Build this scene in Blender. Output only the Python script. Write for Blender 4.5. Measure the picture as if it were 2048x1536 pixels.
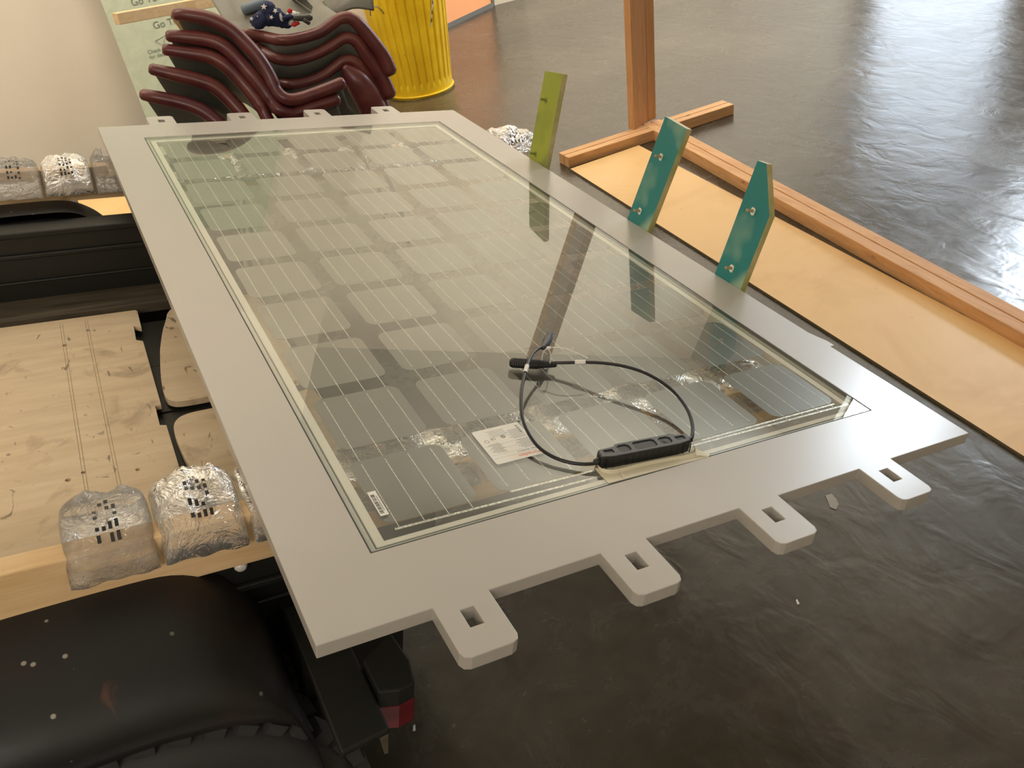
import bpy, bmesh, math, random
from mathutils import Vector, Matrix, noise
random.seed(7)
for o in list(bpy.data.objects): bpy.data.objects.remove(o, do_unlink=True)
COL = bpy.context.scene.collection
sc = bpy.context.scene
# ---------------------------------------------------------------- frames
# world: floor z=0, camera above the origin.  panel frame P: the tilted plane of the trailer / panel
MW = Matrix(((0.975715, 0.000000, 0.219045), (0.007681, 0.999385, -0.034214), (-0.218911, 0.035066, 0.975115)))
CP = Vector((0.00366, -0.72913, 0.82896)); HC = 1.70
RC = Matrix(((0.878856, -0.469741, 0.083399), (-0.184927, -0.496558, -0.848076), (0.439789, 0.729914, -0.523271)))
def toW(p): return MW @ (Vector(p) - CP) + Vector((0, 0, HC))
RW = RC @ MW.transposed()
FPX = 1712.65
cam = bpy.data.cameras.new('camera'); co = bpy.data.objects.new('camera', cam); COL.objects.link(co)
r_, d_, f_ = RW[0], RW[1], RW[2]
co.matrix_world = Matrix(((r_[0], -d_[0], -f_[0], 0), (r_[1], -d_[1], -f_[1], 0), (r_[2], -d_[2], -f_[2], HC), (0, 0, 0, 1)))
cam.sensor_width = 36; cam.lens = FPX / 2048 * 36; cam.clip_start = .05
sc.camera = co
# ---------------------------------------------------------------- world, lamps, exposure
w = bpy.data.worlds.new('world'); sc.world = w; w.use_nodes = True
bg = w.node_tree.nodes['Background']; bg.inputs[0].default_value = (.75, .86, 1, 1); bg.inputs[1].default_value = 1.2
sc.view_settings.view_transform = 'Standard'; sc.view_settings.look = 'None'
sc.view_settings.exposure = 0.0; sc.view_settings.gamma = 1; sc.view_settings.use_curve_mapping = False
def area(name, loc, rot, sx, sy, power, col):
    l = bpy.data.lights.new(name, 'AREA'); l.shape = 'RECTANGLE'; l.size = sx; l.size_y = sy; l.energy = power; l.color = col
    o = bpy.data.objects.new(name, l); o.location = loc; o.rotation_euler = rot; COL.objects.link(o); return o
area('bay_door_daylight', (8.12, 6.45, 1.38), (0, math.radians(90), 0), 2.7, 1.65, 42, (.78, .89, 1))
area('high_window_daylight', (8.12, 4.55, 3.30), (0, math.radians(90), 0), .9, 1.1, 150, (.78, .89, 1))
WARM = (1, .89, .76)
for x, y, p in ((-1.7, -1.6, 44), (1.2, -2.6, 12)):
    area('rear_fill_light', (x, y, 2.9), (math.radians(62), 0, 0), 2.0, .3, p, WARM)  # added fill from behind the camera, brightens faces turned towards it
for x, y, p in ((-1.2, 1.5, 8), (.8, 4.9, 42), (5.2, 4.9, 46)):
    area('ceiling_fill_light', (x, y, 3.1), (math.pi, 0, 0), 1.4, 2.4, p, WARM)  # added fill aimed upward to brighten the ceiling, unseen from below
for x, y, p in ((-1.2, 3.6, 60), (1.4, 4.0, 45), (4.2, 4.4, 112), (6.4, 4.4, 60)):
    area('wall_fill_light', (x, y, 3.6), (math.radians(62), 0, 0), 1.6, .25, p, WARM)  # added one-sided fill that brightens the back wall and its reflection in the glass

# ---------------------------------------------------------------- material helpers
def mat(name, col=(.5, .5, .5), rough=.5, metal=0, spec=.5):
    m = bpy.data.materials.new(name); m.use_nodes = True
    b = m.node_tree.nodes['Principled BSDF']
    b.inputs['Base Color'].default_value = (*col, 1); b.inputs['Roughness'].default_value = rough
    b.inputs['Metallic'].default_value = metal; b.inputs['Specular IOR Level'].default_value = spec
    return m
def N(m, t, **k):
    n = m.node_tree.nodes.new(t)
    for a, b in k.items():
        if a.startswith('_'): n.inputs[a[1:].replace('__', ' ')].default_value = b
        else: setattr(n, a, b)
    return n
def L(m, a, b): m.node_tree.links.new(a, b)
def coords(m, kind='Object', scale=(1, 1, 1), rot=(0, 0, 0)):
    tc = N(m, 'ShaderNodeTexCoord'); mp = N(m, 'ShaderNodeMapping'); mp.inputs['Scale'].default_value = scale
    mp.inputs['Rotation'].default_value = rot
    L(m, tc.outputs[kind], mp.inputs[0]); return mp.outputs[0]
def noise_t(m, vec, scale, detail=4, rough=.55, dist=0):
    n = N(m, 'ShaderNodeTexNoise'); n.inputs['Scale'].default_value = scale; n.inputs['Detail'].default_value = detail
    n.inputs['Roughness'].default_value = rough; n.inputs['Distortion'].default_value = dist; L(m, vec, n.inputs['Vector']); return n.outputs[0]
def ramp(m, fac, stops):
    r = N(m, 'ShaderNodeValToRGB'); e = r.color_ramp.elements
    while len(e) < len(stops): e.new(.5)
    for q, (p, c) in zip(e, stops):
        q.position = p; q.color = (*c, 1) if len(c) == 3 else c
    L(m, fac, r.inputs[0]); return r.outputs[0]
def mixc(m, fac, a, b, mode='MIX'):
    x = N(m, 'ShaderNodeMix', data_type='RGBA', blend_type=mode)
    for s, v in ((x.inputs[0], fac), (x.inputs[6], a), (x.inputs[7], b)):
        if hasattr(v, 'is_output'): L(m, v, s)
        else: s.default_value = v if isinstance(v, (int, float)) else (*v, 1)
    return x.outputs[2]
def P_(m): return m.node_tree.nodes['Principled BSDF']
def bump(m, h, strength=.2, dist=.01):
    b = N(m, 'ShaderNodeBump'); b.inputs['Strength'].default_value = strength; b.inputs['Distance'].default_value = dist
    L(m, h, b.inputs['Height']); L(m, b.outputs[0], P_(m).inputs['Normal'])
def g(v): return (v, v, v)
def math_n(m, op, a, b=None):
    n = N(m, 'ShaderNodeMath', operation=op)
    for i, v in enumerate((a, b)):
        if v is None: continue
        if hasattr(v, 'is_output'): L(m, v, n.inputs[i])
        else: n.inputs[i].default_value = v
    return n.outputs[0]

def wood(name, base, dark, axis='y', rough=.55, knots=True, scale=1):
    m = mat(name, base, rough, spec=.3)
    s = {'x': (1.2, 14, 14), 'y': (14, 1.2, 14), 'z': (14, 14, 1.2)}[axis]
    v = coords(m, 'Object', tuple(q * scale for q in s))
    n1 = noise_t(m, v, 3.0, 6, .6, 1.2)
    c = ramp(m, n1, [(.35, dark), (.62, base)])
    v2 = coords(m, 'Object', (3, 3, 3)); n2 = noise_t(m, v2, 1.5, 3)
    c = mixc(m, ramp(m, n2, [(.35, g(0)), (.75, g(.35))]), c, tuple(q * .8 for q in base))
    if knots:
        vo = N(m, 'ShaderNodeTexVoronoi'); sk = {'x': (5, 11, 11), 'y': (11, 5, 11), 'z': (11, 11, 5)}[axis]
        L(m, coords(m, 'Object', sk), vo.inputs['Vector']); vo.inputs['Scale'].default_value = .8
        k = ramp(m, vo.outputs['Distance'], [(.05, g(.85)), (.10, g(0))])
        c = mixc(m, k, c, tuple(q * .35 for q in dark))
    L(m, c, P_(m).inputs['Base Color']); bump(m, n1, .12, .002); return m

# ---------------------------------------------------------------- geometry helpers
def bm_box(bm, x0, x1, y0, y1, z0, z1):
    vs = [bm.verts.new(p) for p in ((x0,y0,z0),(x1,y0,z0),(x1,y1,z0),(x0,y1,z0),(x0,y0,z1),(x1,y0,z1),(x1,y1,z1),(x0,y1,z1))]
    for f in ((3,2,1,0),(4,5,6,7),(0,1,5,4),(1,2,6,5),(2,3,7,6),(3,0,4,7)): bm.faces.new([vs[i] for i in f])
    return vs
def bm_obox(bm, a, b, w, h, up=(0, 0, 1)):
    """box from a to b, width w sideways, height h (centred)"""
    a, b = Vector(a), Vector(b); d = (b - a).normalized(); s = d.cross(Vector(up)).normalized(); u = s.cross(d)
    vs = []
    for p in (a, b):
        for i, j in ((-1,-1),(1,-1),(1,1),(-1,1)): vs.append(bm.verts.new(p + s * (w/2*i) + u * (h/2*j)))
    for f in ((0,1,2,3),(7,6,5,4),(0,4,5,1),(1,5,6,2),(2,6,7,3),(3,7,4,0)): bm.faces.new([vs[i] for i in f])
def bm_prism(bm, pts, z0, z1):
    """closed polygon in xy extruded between z0 and z1"""
    a = [bm.verts.new((p[0], p[1], z0)) for p in pts]; b = [bm.verts.new((p[0], p[1], z1)) for p in pts]; n = len(pts)
    bm.faces.new(a[::-1]); bm.faces.new(b)
    for i in range(n): bm.faces.new((a[i], a[(i+1) % n], b[(i+1) % n], b[i]))
def bm_tube(bm, pts, r, seg=10, caps=True, flat=1.0):
    pts = [Vector(p) for p in pts]; n = len(pts); rings = []
    rr = r if isinstance(r, (list, tuple)) else [r] * n
    up = Vector((0, 0, 1)); prev = None
    for i, p in enumerate(pts):
        d = (pts[min(i+1, n-1)] - pts[max(i-1, 0)]).normalized()
        if prev is None:
            s = d.cross(up) if abs(d.dot(up)) < .95 else d.cross(Vector((1, 0, 0)))
        else: s = prev - d * prev.dot(d)
        s.normalize(); prev = s; u = s.cross(d)
        rings.append([bm.verts.new(p + s * (math.cos(t) * rr[i]) + u * (math.sin(t) * rr[i] * flat)) for t in [2*math.pi*k/seg for k in range(seg)]])
    for i in range(n-1):
        for k in range(seg): bm.faces.new((rings[i][k], rings[i][(k+1) % seg], rings[i+1][(k+1) % seg], rings[i+1][k]))
    if caps:
        for ring, pi, sgn in ((rings[0], 0, -1), (rings[-1], n-1, 1)):
            d = (pts[min(pi+1, n-1)] - pts[max(pi-1, 0)]).normalized() * sgn
            c = bm.verts.new(pts[pi] + d * rr[pi] * .55)
            r2 = [bm.verts.new(pts[pi] + (v.co - pts[pi]) * .72 + d * rr[pi] * .4) for v in ring]
            for k in range(seg):
                k2 = (k+1) % seg
                bm.faces.new((ring[k], ring[k2], r2[k2], r2[k])); bm.faces.new((r2[k], r2[k2], c))
def spline(pts, n=6):
    pts = [Vector(p) for p in pts]; out = []
    for i in range(len(pts)-1):
        p0 = pts[max(i-1, 0)]; p1 = pts[i]; p2 = pts[i+1]; p3 = pts[min(i+2, len(pts)-1)]
        for k in range(n):
            t = k/n; out.append(.5*((2*p1) + (p2-p0)*t + (2*p0-5*p1+4*p2-p3)*t*t + (3*p1-p0-3*p2+p3)*t**3))
    out.append(pts[-1]); return out
def rrect(cx, cy, w, h, r, n=4, chamf=False):
    out = []
    for sx, sy, a0 in ((1, 1, 0), (-1, 1, 90), (-1, -1, 180), (1, -1, 270)):
        for k in range(n+1):
            a = math.radians(a0 + 90*k/n); out.append((cx + sx*(w/2-r) + r*math.cos(a), cy + sy*(h/2-r) + r*math.sin(a)))
    return out
def finish(bm, name, m, parent=None, base=(0, 0, 0), frame='W', smooth=False, bevel=0, weld=True):
    """vertices are given in frame coordinates; base is the object's origin in that frame"""
    base = Vector(base)
    bmesh.ops.recalc_face_normals(bm, faces=bm.faces)
    bmesh.ops.translate(bm, verts=bm.verts, vec=-base)
    me = bpy.data.meshes.new(name); bm.to_mesh(me); bm.free()
    for mm in (m if isinstance(m, (list, tuple)) else [m]): me.materials.append(mm)
    if smooth:
        for p in me.polygons: p.use_smooth = True
    o = bpy.data.objects.new(name, me); COL.objects.link(o)
    if parent: o.parent = parent
    else: place(o, base, frame)
    if bevel:
        b = o.modifiers.new('bevel', 'BEVEL'); b.width = bevel; b.segments = 2; b.limit_method = 'ANGLE'; b.angle_limit = math.radians(40)
    return o
def place(o, base, frame):
    if frame == 'P':
        o.location = toW(base); o.rotation_mode = 'QUATERNION'; o.rotation_quaternion = MW.to_quaternion()
    else: o.location = base
def tag(o, label, cat, group=None, kind=None):
    if label: o['label'] = label
    if cat: o['category'] = cat
    if group: o['group'] = group
    if kind: o['kind'] = kind
    return o
def thing(name, label, cat, base=(0, 0, 0), frame='W', group=None):
    o = bpy.data.objects.new(name, None); o.empty_display_size = .1; COL.objects.link(o); place(o, base, frame)
    return tag(o, label, cat, group)
def at(px, py, Y):
    """world point seen in direction (px, py) that lies at distance Y along the floor"""
    v = Vector(((px - 1024) / FPX, (py - 768) / FPX, 1)); d = RW.transposed() @ v; return d * (Y / d.y) + Vector((0, 0, HC))
def text_mesh(s, size, base_m):
    cu = bpy.data.curves.new('lettering', 'FONT'); cu.body = s; cu.size = size
    to = bpy.data.objects.new('lettering', cu); COL.objects.link(to)
    dg = bpy.context.evaluated_depsgraph_get(); me = bpy.data.meshes.new_from_object(to.evaluated_get(dg))
    bpy.data.objects.remove(to, do_unlink=True); bpy.data.curves.remove(cu)
    me.materials.clear(); me.materials.append(base_m); return me

# ================================================================ MATERIALS
m_floor = mat('polished_concrete', (.12, .105, .085), .3, spec=.6)
v = coords(m_floor, 'Object')
a = noise_t(m_floor, v, .9, 6, .65, .4); b = noise_t(m_floor, v, 5, 6, .7, .8); c0 = noise_t(m_floor, v, 60, 3)
col = ramp(m_floor, a, [(.32, (.034, .027, .018)), (.5, (.058, .048, .033)), (.68, (.115, .097, .070))])
col = mixc(m_floor, .45, col, ramp(m_floor, b, [(.3, (.03, .025, .018)), (.7, (.10, .088, .068))]))
vo = N(m_floor, 'ShaderNodeTexVoronoi'); L(m_floor, coords(m_floor, 'Object', (2.3, 2.3, 1)), vo.inputs['Vector']); vo.inputs['Scale'].default_value = 1
sp = ramp(m_floor, vo.outputs['Distance'], [(.03, g(.8)), (.07, g(0))])
sp2 = mixc(m_floor, ramp(m_floor, b, [(.5, g(0)), (.6, g(1))]), (0, 0, 0), sp)
col = mixc(m_floor, sp2, col, (.03, .025, .02))
L(m_floor, col, P_(m_floor).inputs['Base Color'])
L(m_floor, ramp(m_floor, b, [(.25, g(.19)), (.75, g(.32))]), P_(m_floor).inputs['Roughness'])
hb = mixc(m_floor, .5, a, noise_t(m_floor, coords(m_floor, 'Object', (1.6, .9, 1), (0, 0, .5)), 5.0, 3, .5, .9)); bump(m_floor, hb, .34, .02)

m_wall = mat('painted_wall', (.62, .55, .43), .8)
n = noise_t(m_wall, coords(m_wall, 'Object'), 1.1, 4); L(m_wall, ramp(m_wall, n, [(.3, (.74, .67, .55)), (.7, (.82, .75, .63))]), P_(m_wall).inputs['Base Color'])
m_wall_dark = mat('brown_wall', (.17, .145, .105), .7)
m_ceil = mat('ceiling_paint', (.80, .78, .71), .85)
m_trim = mat('trim_paint', (.5, .45, .36), .5)

m_lam = mat('white_laminate', (.60, .555, .49), .2, spec=.55)
n = noise_t(m_lam, coords(m_lam, 'Object'), 1.6, 3); L(m_lam, ramp(m_lam, n, [(.3, (.455, .430, .395)), (.7, (.495, .470, .430))]), P_(m_lam).inputs['Base Color'])
P_(m_lam).inputs['Roughness'].default_value = .27
m_lamedge = mat('laminate_edge', (.55, .49, .41), .55)
m_ledge = mat('white_ledge', (.84, .81, .74), .5)
m_frost = mat('frosted_glass_rim', (.56, .57, .52), .35)
m_gap = mat('dark_gap', (.03, .035, .035), .6)

m_glass = bpy.data.materials.new('clear_glass'); m_glass.use_nodes = True
nt = m_glass.node_tree; nt.nodes.clear(); out = nt.nodes.new('ShaderNodeOutputMaterial')
tr = nt.nodes.new('ShaderNodeBsdfTransparent'); tr.inputs[0].default_value = (.86, .87, .83, 1)
gl = nt.nodes.new('ShaderNodeBsdfGlossy'); gl.inputs['Roughness'].default_value = .0; gl.inputs[0].default_value = (.97, 1, .97, 1)
fr = nt.nodes.new('ShaderNodeFresnel'); fr.inputs[0].default_value = 1.66
geo = nt.nodes.new('ShaderNodeNewGeometry'); sel = nt.nodes.new('ShaderNodeMix'); sel.inputs[3].default_value = .12
nt.links.new(geo.outputs['Backfacing'], sel.inputs[0]); nt.links.new(fr.outputs[0], sel.inputs[2])
mx = nt.nodes.new('ShaderNodeMixShader'); nt.links.new(sel.outputs[0], mx.inputs[0]); nt.links.new(tr.outputs[0], mx.inputs[1]); nt.links.new(gl.outputs[0], mx.inputs[2])
df = nt.nodes.new('ShaderNodeBsdfDiffuse'); df.inputs[0].default_value = (.75, .74, .68, 1)
mx2 = nt.nodes.new('ShaderNodeMixShader'); mx2.inputs[0].default_value = .03
nt.links.new(mx.outputs[0], mx2.inputs[1]); nt.links.new(df.outputs[0], mx2.inputs[2]); nt.links.new(mx2.outputs[0], out.inputs[0])
m_glassedge = bpy.data.materials.new('glass_edge'); m_glassedge.use_nodes = True
nt = m_glassedge.node_tree; nt.nodes.clear(); out = nt.nodes.new('ShaderNodeOutputMaterial'); tr = nt.nodes.new('ShaderNodeBsdfTransparent'); tr.inputs[0].default_value = (1, 1, 1, 1); nt.links.new(tr.outputs[0], out.inputs[0])

m_cell = mat('silicon_cell', (.052, .053, .050), .3, spec=.8); m_cell.node_tree.nodes['Principled BSDF'].inputs['IOR'].default_value = 1.55
n = noise_t(m_cell, coords(m_cell, 'Object', (1, 1, 1)), 8, 2); L(m_cell, ramp(m_cell, n, [(.3, (.050, .051, .049)), (.7, (.064, .064, .059))]), P_(m_cell).inputs['Base Color'])
m_ribbon = mat('tinned_ribbon', (.80, .79, .74), .35, metal=.4)
n = noise_t(m_ribbon, coords(m_ribbon, 'Object', (1, 1, 1)), 260, 2); L(m_ribbon, ramp(m_ribbon, n, [(.4, (.45, .45, .42)), (.6, (.9, .89, .85))]), P_(m_ribbon).inputs['Base Color'])
m_blk = mat('black_plastic', (.018, .019, .02), .38)
m_blk2 = mat('grey_black_plastic', (.07, .075, .08), .35)
m_cable = mat('cable_rubber', (.012, .012, .013), .33)
m_white = mat('white_sticker', (.82, .81, .76), .35)
m_ink = mat('black_ink', (.02, .02, .02), .5); m_grey = mat('grey_ink', (.38, .38, .37), .5); m_orange = mat('orange_ink', (.85, .16, .04), .5)
m_tie = mat('white_nylon', (.8, .8, .77), .35)
m_pad = mat('cream_adhesive_tape', (.74, .69, .52), .5)
m_pine = wood('pine_lumber', (.85, .62, .36), (.74, .49, .24), 'x')
m_fir_y = wood('fir_beam', (.78, .45, .22), (.62, .32, .14), 'y')
m_fir_x = wood('fir_foot', (.78, .47, .23), (.62, .33, .14), 'x')
m_fir_z = wood('fir_post', (.66, .36, .17), (.54, .27, .11), 'z', knots=False)
m_ply = mat('hardboard_face', (.72, .45, .19), .45)
vv = coords(m_ply, 'Object'); n = noise_t(m_ply, vv, 2.2, 4, .6, .6); n2 = noise_t(m_ply, vv, 16, 4, .7)
c = ramp(m_ply, n, [(.3, (.72, .44, .18)), (.5, (.82, .53, .23)), (.72, (.84, .56, .27))])
c = mixc(m_ply, ramp(m_ply, n2, [(.66, g(0)), (.76, g(.45))]), c, (.42, .29, .14)); L(m_ply, c, P_(m_ply).inputs['Base Color'])
m_plyedge = mat('plywood_edge', (.16, .12, .07), .7)
m_deck = mat('worn_plywood', (.62, .47, .29), .6)
vv = coords(m_deck, 'Object')
n1 = noise_t(m_deck, coords(m_deck, 'Object', (2, 14, 2)), 3, 5); c = ramp(m_deck, n1, [(.3, (.72, .56, .37)), (.7, (.84, .68, .47))])
n2 = noise_t(m_deck, vv, 7, 5, .6, .8); c = mixc(m_deck, ramp(m_deck, n2, [(.58, g(0)), (.70, g(.55))]), c, (.33, .23, .13))
n3 = noise_t(m_deck, coords(m_deck, 'Object', (1, .4, 1), (0, 0, .6)), 24, 3, .5, 2); c = mixc(m_deck, ramp(m_deck, n3, [(.66, g(0)), (.72, g(.8))]), c, (.20, .14, .09))
vo = N(m_deck, 'ShaderNodeTexVoronoi'); L(m_deck, vv, vo.inputs['Vector']); vo.inputs['Scale'].default_value = 9
c = mixc(m_deck, ramp(m_deck, vo.outputs['Distance'], [(.05, g(.85)), (.075, g(0))]), c, (.12, .08, .05))
L(m_deck, c, P_(m_deck).inputs['Base Color'])
m_plank = mat('weathered_plank', (.10, .082, .058), .7)
n = noise_t(m_plank, coords(m_plank, 'Object', (1.5, 20, 5)), 3, 6); L(m_plank, ramp(m_plank, n, [(.3, (.045, .036, .026)), (.6, (.11, .09, .06)), (.8, (.17, .14, .10))]), P_(m_plank).inputs['Base Color'])
m_steel = mat('rusty_black_steel', (.02, .021, .022), .42, spec=.45)
vv = coords(m_steel, 'Object'); n = noise_t(m_steel, vv, 4, 5, .6)
c = ramp(m_steel, n, [(.35, (.007, .009, .012)), (.55, (.012, .011, .010)), (.72, (.030, .017, .012))])
n2 = noise_t(m_steel, vv, 11, 5, .6, .6); c = mixc(m_steel, ramp(m_steel, n2, [(.66, g(0)), (.74, g(.6))]), c, (.12, .05, .025))
vo = N(m_steel, 'ShaderNodeTexVoronoi'); L(m_steel, vv, vo.inputs['Vector']); vo.inputs['Scale'].default_value = 26
ch = mixc(m_steel, ramp(m_steel, noise_t(m_steel, vv, 6, 2), [(.46, g(0)), (.52, g(1))]), (0, 0, 0), ramp(m_steel, vo.outputs['Distance'], [(.07, g(.9)), (.10, g(0))]))
c = mixc(m_steel, ch, c, (.36, .34, .28)); L(m_steel, c, P_(m_steel).inputs['Base Color'])
L(m_steel, ramp(m_steel, n, [(.3, g(.46)), (.7, g(.68))]), P_(m_steel).inputs['Roughness'])
m_rail = mat('black_rail_paint', (.012, .013, .011), .5)
m_rubber = mat('tyre_rubber', (.035, .035, .036), .7)
m_red = mat('red_lens', (.13, .012, .018), .18)
m_maroon = mat('maroon_vinyl_edge', (.12, .028, .028), .33, spec=.6)
n = noise_t(m_maroon, coords(m_maroon, 'Object'), 9, 4, .6); L(m_maroon, ramp(m_maroon, n, [(.35, (.085, .016, .022)), (.6, (.15, .035, .03)), (.8, (.18, .06, .045))]), P_(m_maroon).inputs['Base Color'])
m_shell = mat('grey_shell', (.10, .10, .085), .45)
m_shell2 = mat('grey_shell_seat', (.17, .165, .14), .4)
m_chrome = mat('chair_steel', (.4, .4, .4), .3, metal=1)
m_yellow = mat('yellow_enamel', (.85, .56, .01), .35)
vv = coords(m_yellow, 'Object'); n = noise_t(m_yellow, vv, 5, 5); c = ramp(m_yellow, n, [(.3, (.74, .46, .008)), (.7, (.90, .62, .02))])
n2 = noise_t(m_yellow, coords(m_yellow, 'Object', (3, 3, 1)), 16, 5, .7); c = mixc(m_yellow, ramp(m_yellow, n2, [(.69, g(0)), (.73, g(.85))]), c, (.16, .09, .03)); L(m_yellow, c, P_(m_yellow).inputs['Base Color'])
m_green = mat('green_drywall_face', (.42, .48, .33), .75)
n = noise_t(m_green, coords(m_green, 'Object', (1, 1, 1)), 12, 5, .7, .7); L(m_green, ramp(m_green, n, [(.3, (.46, .52, .38)), (.7, (.58, .62, .47))]), P_(m_green).inputs['Base Color'])
m_orangeb = mat('orange_board', (.80, .36, .15), .5)
m_greyedge = mat('grey_board_edge', (.13, .13, .12), .6)
m_cream = mat('cream_board', (.62, .57, .46), .6)
m_navy = mat('navy_cloth', (.018, .024, .075), .85)
m_starw = mat('white_cloth', (.62, .6, .55), .85); m_redc = mat('red_cloth', (.55, .03, .03), .85)
m_bluegrey = mat('blue_grey_tube', (.13, .17, .21), .5)
def paint_stick(name, c1, c2, wood_c, sc_=1):
    m = mat(name, c1, .5); vv = coords(m, 'Object', (1, 1, 1))
    n = noise_t(m, vv, 7*sc_, 2, .45); L(m, ramp(m, n, [(.40, c1), (.47, c1), (.60, c2)]), P_(m).inputs['Base Color']); return m
m_teal = paint_stick('sprayed_teal', (.012, .22, .22), (.30, .46, .33), None)
m_lime = paint_stick('sprayed_lime', (.33, .38, .035), (.20, .24, .04), None)
m_rawedge = mat('sprayed_raw_edge', (.6, .5, .27), .6)
n = noise_t(m_rawedge, coords(m_rawedge, 'Object'), 14, 4); L(m_rawedge, ramp(m_rawedge, n, [(.4, (.62, .52, .27)), (.65, (.36, .38, .12))]), P_(m_rawedge).inputs['Base Color'])
m_cut = mat('fresh_cut_end', (.80, .70, .48), .6)
m_dowel = mat('wooden_peg', (.45, .36, .2), .6); m_dowelg = mat('green_peg', (.24, .27, .05), .6)

def film(name):
    m = bpy.data.materials.new(name); m.use_nodes = True; nt = m.node_tree; nt.nodes.clear(); out = nt.nodes.new('ShaderNodeOutputMaterial')
    tr = nt.nodes.new('ShaderNodeBsdfTransparent'); gl = nt.nodes.new('ShaderNodeBsdfGlossy'); gl.inputs['Roughness'].default_value = .06
    df = nt.nodes.new('ShaderNodeBsdfDiffuse'); df.inputs[0].default_value = (.75, .74, .72, 1)
    fr = nt.nodes.new('ShaderNodeLayerWeight'); fr.inputs[0].default_value = .35
    v = coords(m, 'Object', (1, 1, 1)); n = noise_t(m, v, 22, 4, .6, 1.5)
    bp = nt.nodes.new('ShaderNodeBump'); bp.inputs['Strength'].default_value = 1; bp.inputs['Distance'].default_value = .016; nt.links.new(n, bp.inputs['Height'])
    for q in (gl, fr): nt.links.new(bp.outputs[0], q.inputs['Normal'])
    f = math_n(m, 'MULTIPLY', fr.outputs['Fresnel'], .9); f = math_n(m, 'ADD', f, .05)
    m1 = nt.nodes.new('ShaderNodeMixShader'); nt.links.new(f, m1.inputs[0]); nt.links.new(tr.outputs[0], m1.inputs[1]); nt.links.new(gl.outputs[0], m1.inputs[2])
    m2 = nt.nodes.new('ShaderNodeMixShader'); h = math_n(m, 'MULTIPLY', n, .34); nt.links.new(h, m2.inputs[0]); nt.links.new(m1.outputs[0], m2.inputs[1]); nt.links.new(df.outputs[0], m2.inputs[2])
    nt.links.new(m2.outputs[0], out.inputs[0]); return m
m_film = film('clear_plastic_film')

# ================================================================ SETTING
def struct(name, bm, m, **k):
    o = finish(bm, name, m, **k); o['kind'] = 'structure'; return o
bm = bmesh.new(); bm_box(bm, -3.2, 8.2, -3.2, 7.65, -.12, 0); struct('floor', bm, m_floor)
bm = bmesh.new(); bm_box(bm, -3.2, 8.2, -3.2, 7.65, 4.2, 4.3); struct('ceiling', bm, m_ceil)
bm = bmesh.new(); bm_box(bm, 2.12, 8.2, 7.45, 7.65, 0, 4.2); struct('wall_back', bm, m_wall, base=(5, 7.55, 0))
bm = bmesh.new(); bm_box(bm, -3.2, 2.12, 6.0, 7.65, 0, 4.2); struct('wall_back', bm, m_wall, base=(0, 6.8, 0))
bm = bmesh.new(); bm_box(bm, -3.2, -3.0, -3.2, 6.0, 0, 4.2); struct('wall_left', bm, m_wall, base=(-3.1, 2, 0))
bm = bmesh.new(); bm_box(bm, -3.0, 8.0, -3.2, -3.0, 0, 4.2); struct('wall_front', bm, m_wall, base=(2, -3.1, 0))
bm = bmesh.new()
for yy0, yy1, zz0, zz1 in ((-3.2, 3.98, 0, 4.2), (5.12, 5.62, 0, 4.2), (3.98, 5.12, 0, 2.85), (3.98, 5.12, 3.75, 4.2), (7.28, 7.45, 0, 4.2), (5.62, 7.28, 2.73, 4.2)): bm_box(bm, 8.0, 8.2, yy0, yy1, zz0, zz1)
struct('wall_right', bm, m_wall_dark, base=(8.1, 2, 0))

# ================================================================ SOLAR PANEL MOUNTING BOARD  (panel frame)
X0, X1, Y0, Y1, TH = .1915, 1.416, -.021, 2.236, .0225
tabx = [(.345, .426), (.604, .684), (.862, .944), (1.128, 1.206)]
ftab = [(.345, .428), (.603, .688), (.868, .946), (1.120, 1.204)]
def plate_with_hole(pts, hole, z0, z1, bm):
    """polygon with holes made by triangle fill, then given thickness"""
    loops = [pts] + hole; edges = []
    for lp in loops:
        vs = [bm.verts.new((p[0], p[1], z1)) for p in lp]
        edges += [bm.edges.new((vs[i], vs[(i+1) % len(vs)])) for i in range(len(vs))]
    r = bmesh.ops.triangle_fill(bm, edges=edges, use_beauty=True)
    fs = [f for f in r['geom'] if isinstance(f, bmesh.types.BMFace)]
    e = bmesh.ops.extrude_face_region(bm, geom=fs)
    vs = [v for v in e['geom'] if isinstance(v, bmesh.types.BMVert)]
    bmesh.ops.translate(bm, verts=vs, vec=(0, 0, z0 - z1))
def tab_loop(xa, xb, y, s):
    """tab outline going from xa to xb, sticking out s*.092 from edge y"""
    r = .012; yo = y + s*.092; out = [(xa, y)]
    out += [(xa, yo - s*r), (xa + r*.3, yo - s*r*.3), (xa + r, yo), (xb - r, yo), (xb - r*.3, yo - s*r*.3), (xb, yo - s*r)]
    return out + [(xb, y)]
pts = [(X0, Y0)]
for xa, xb in tabx: pts += tab_loop(xa, xb, Y0, -1)
pts += [(X1, Y0), (X1, .322), (X1+.012, .322), (X1+.012, .345), (X1+.004, .372), (X1, .39), (X1, Y1)]
for xa, xb in ftab[::-1]: pts += [(p[0], p[1]) for p in tab_loop(xb, xa, Y1, 1)] if False else tab_loop(xa, xb, Y1, 1)[::-1]
pts += [(X0, Y1)]
holes = []
for (xa, xb) in tabx: cx = (xa+xb)/2; holes.append([(cx-.0098, Y0-.017), (cx+.0098, Y0-.017), (cx+.0098, Y0-.048), (cx-.0098, Y0-.048)])
for (xa, xb) in ftab: cx = (xa+xb)/2; holes.append([(cx-.0098, Y1+.022), (cx+.0098, Y1+.022), (cx+.0098, Y1+.053), (cx-.0098, Y1+.053)])
GX0, GX1, GY0, GY1 = .309, 1.297, .107, 2.099            # glass outline
OX0, OX1, OY0, OY1 = .336, 1.270, .129, 2.069             # see-through opening
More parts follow.
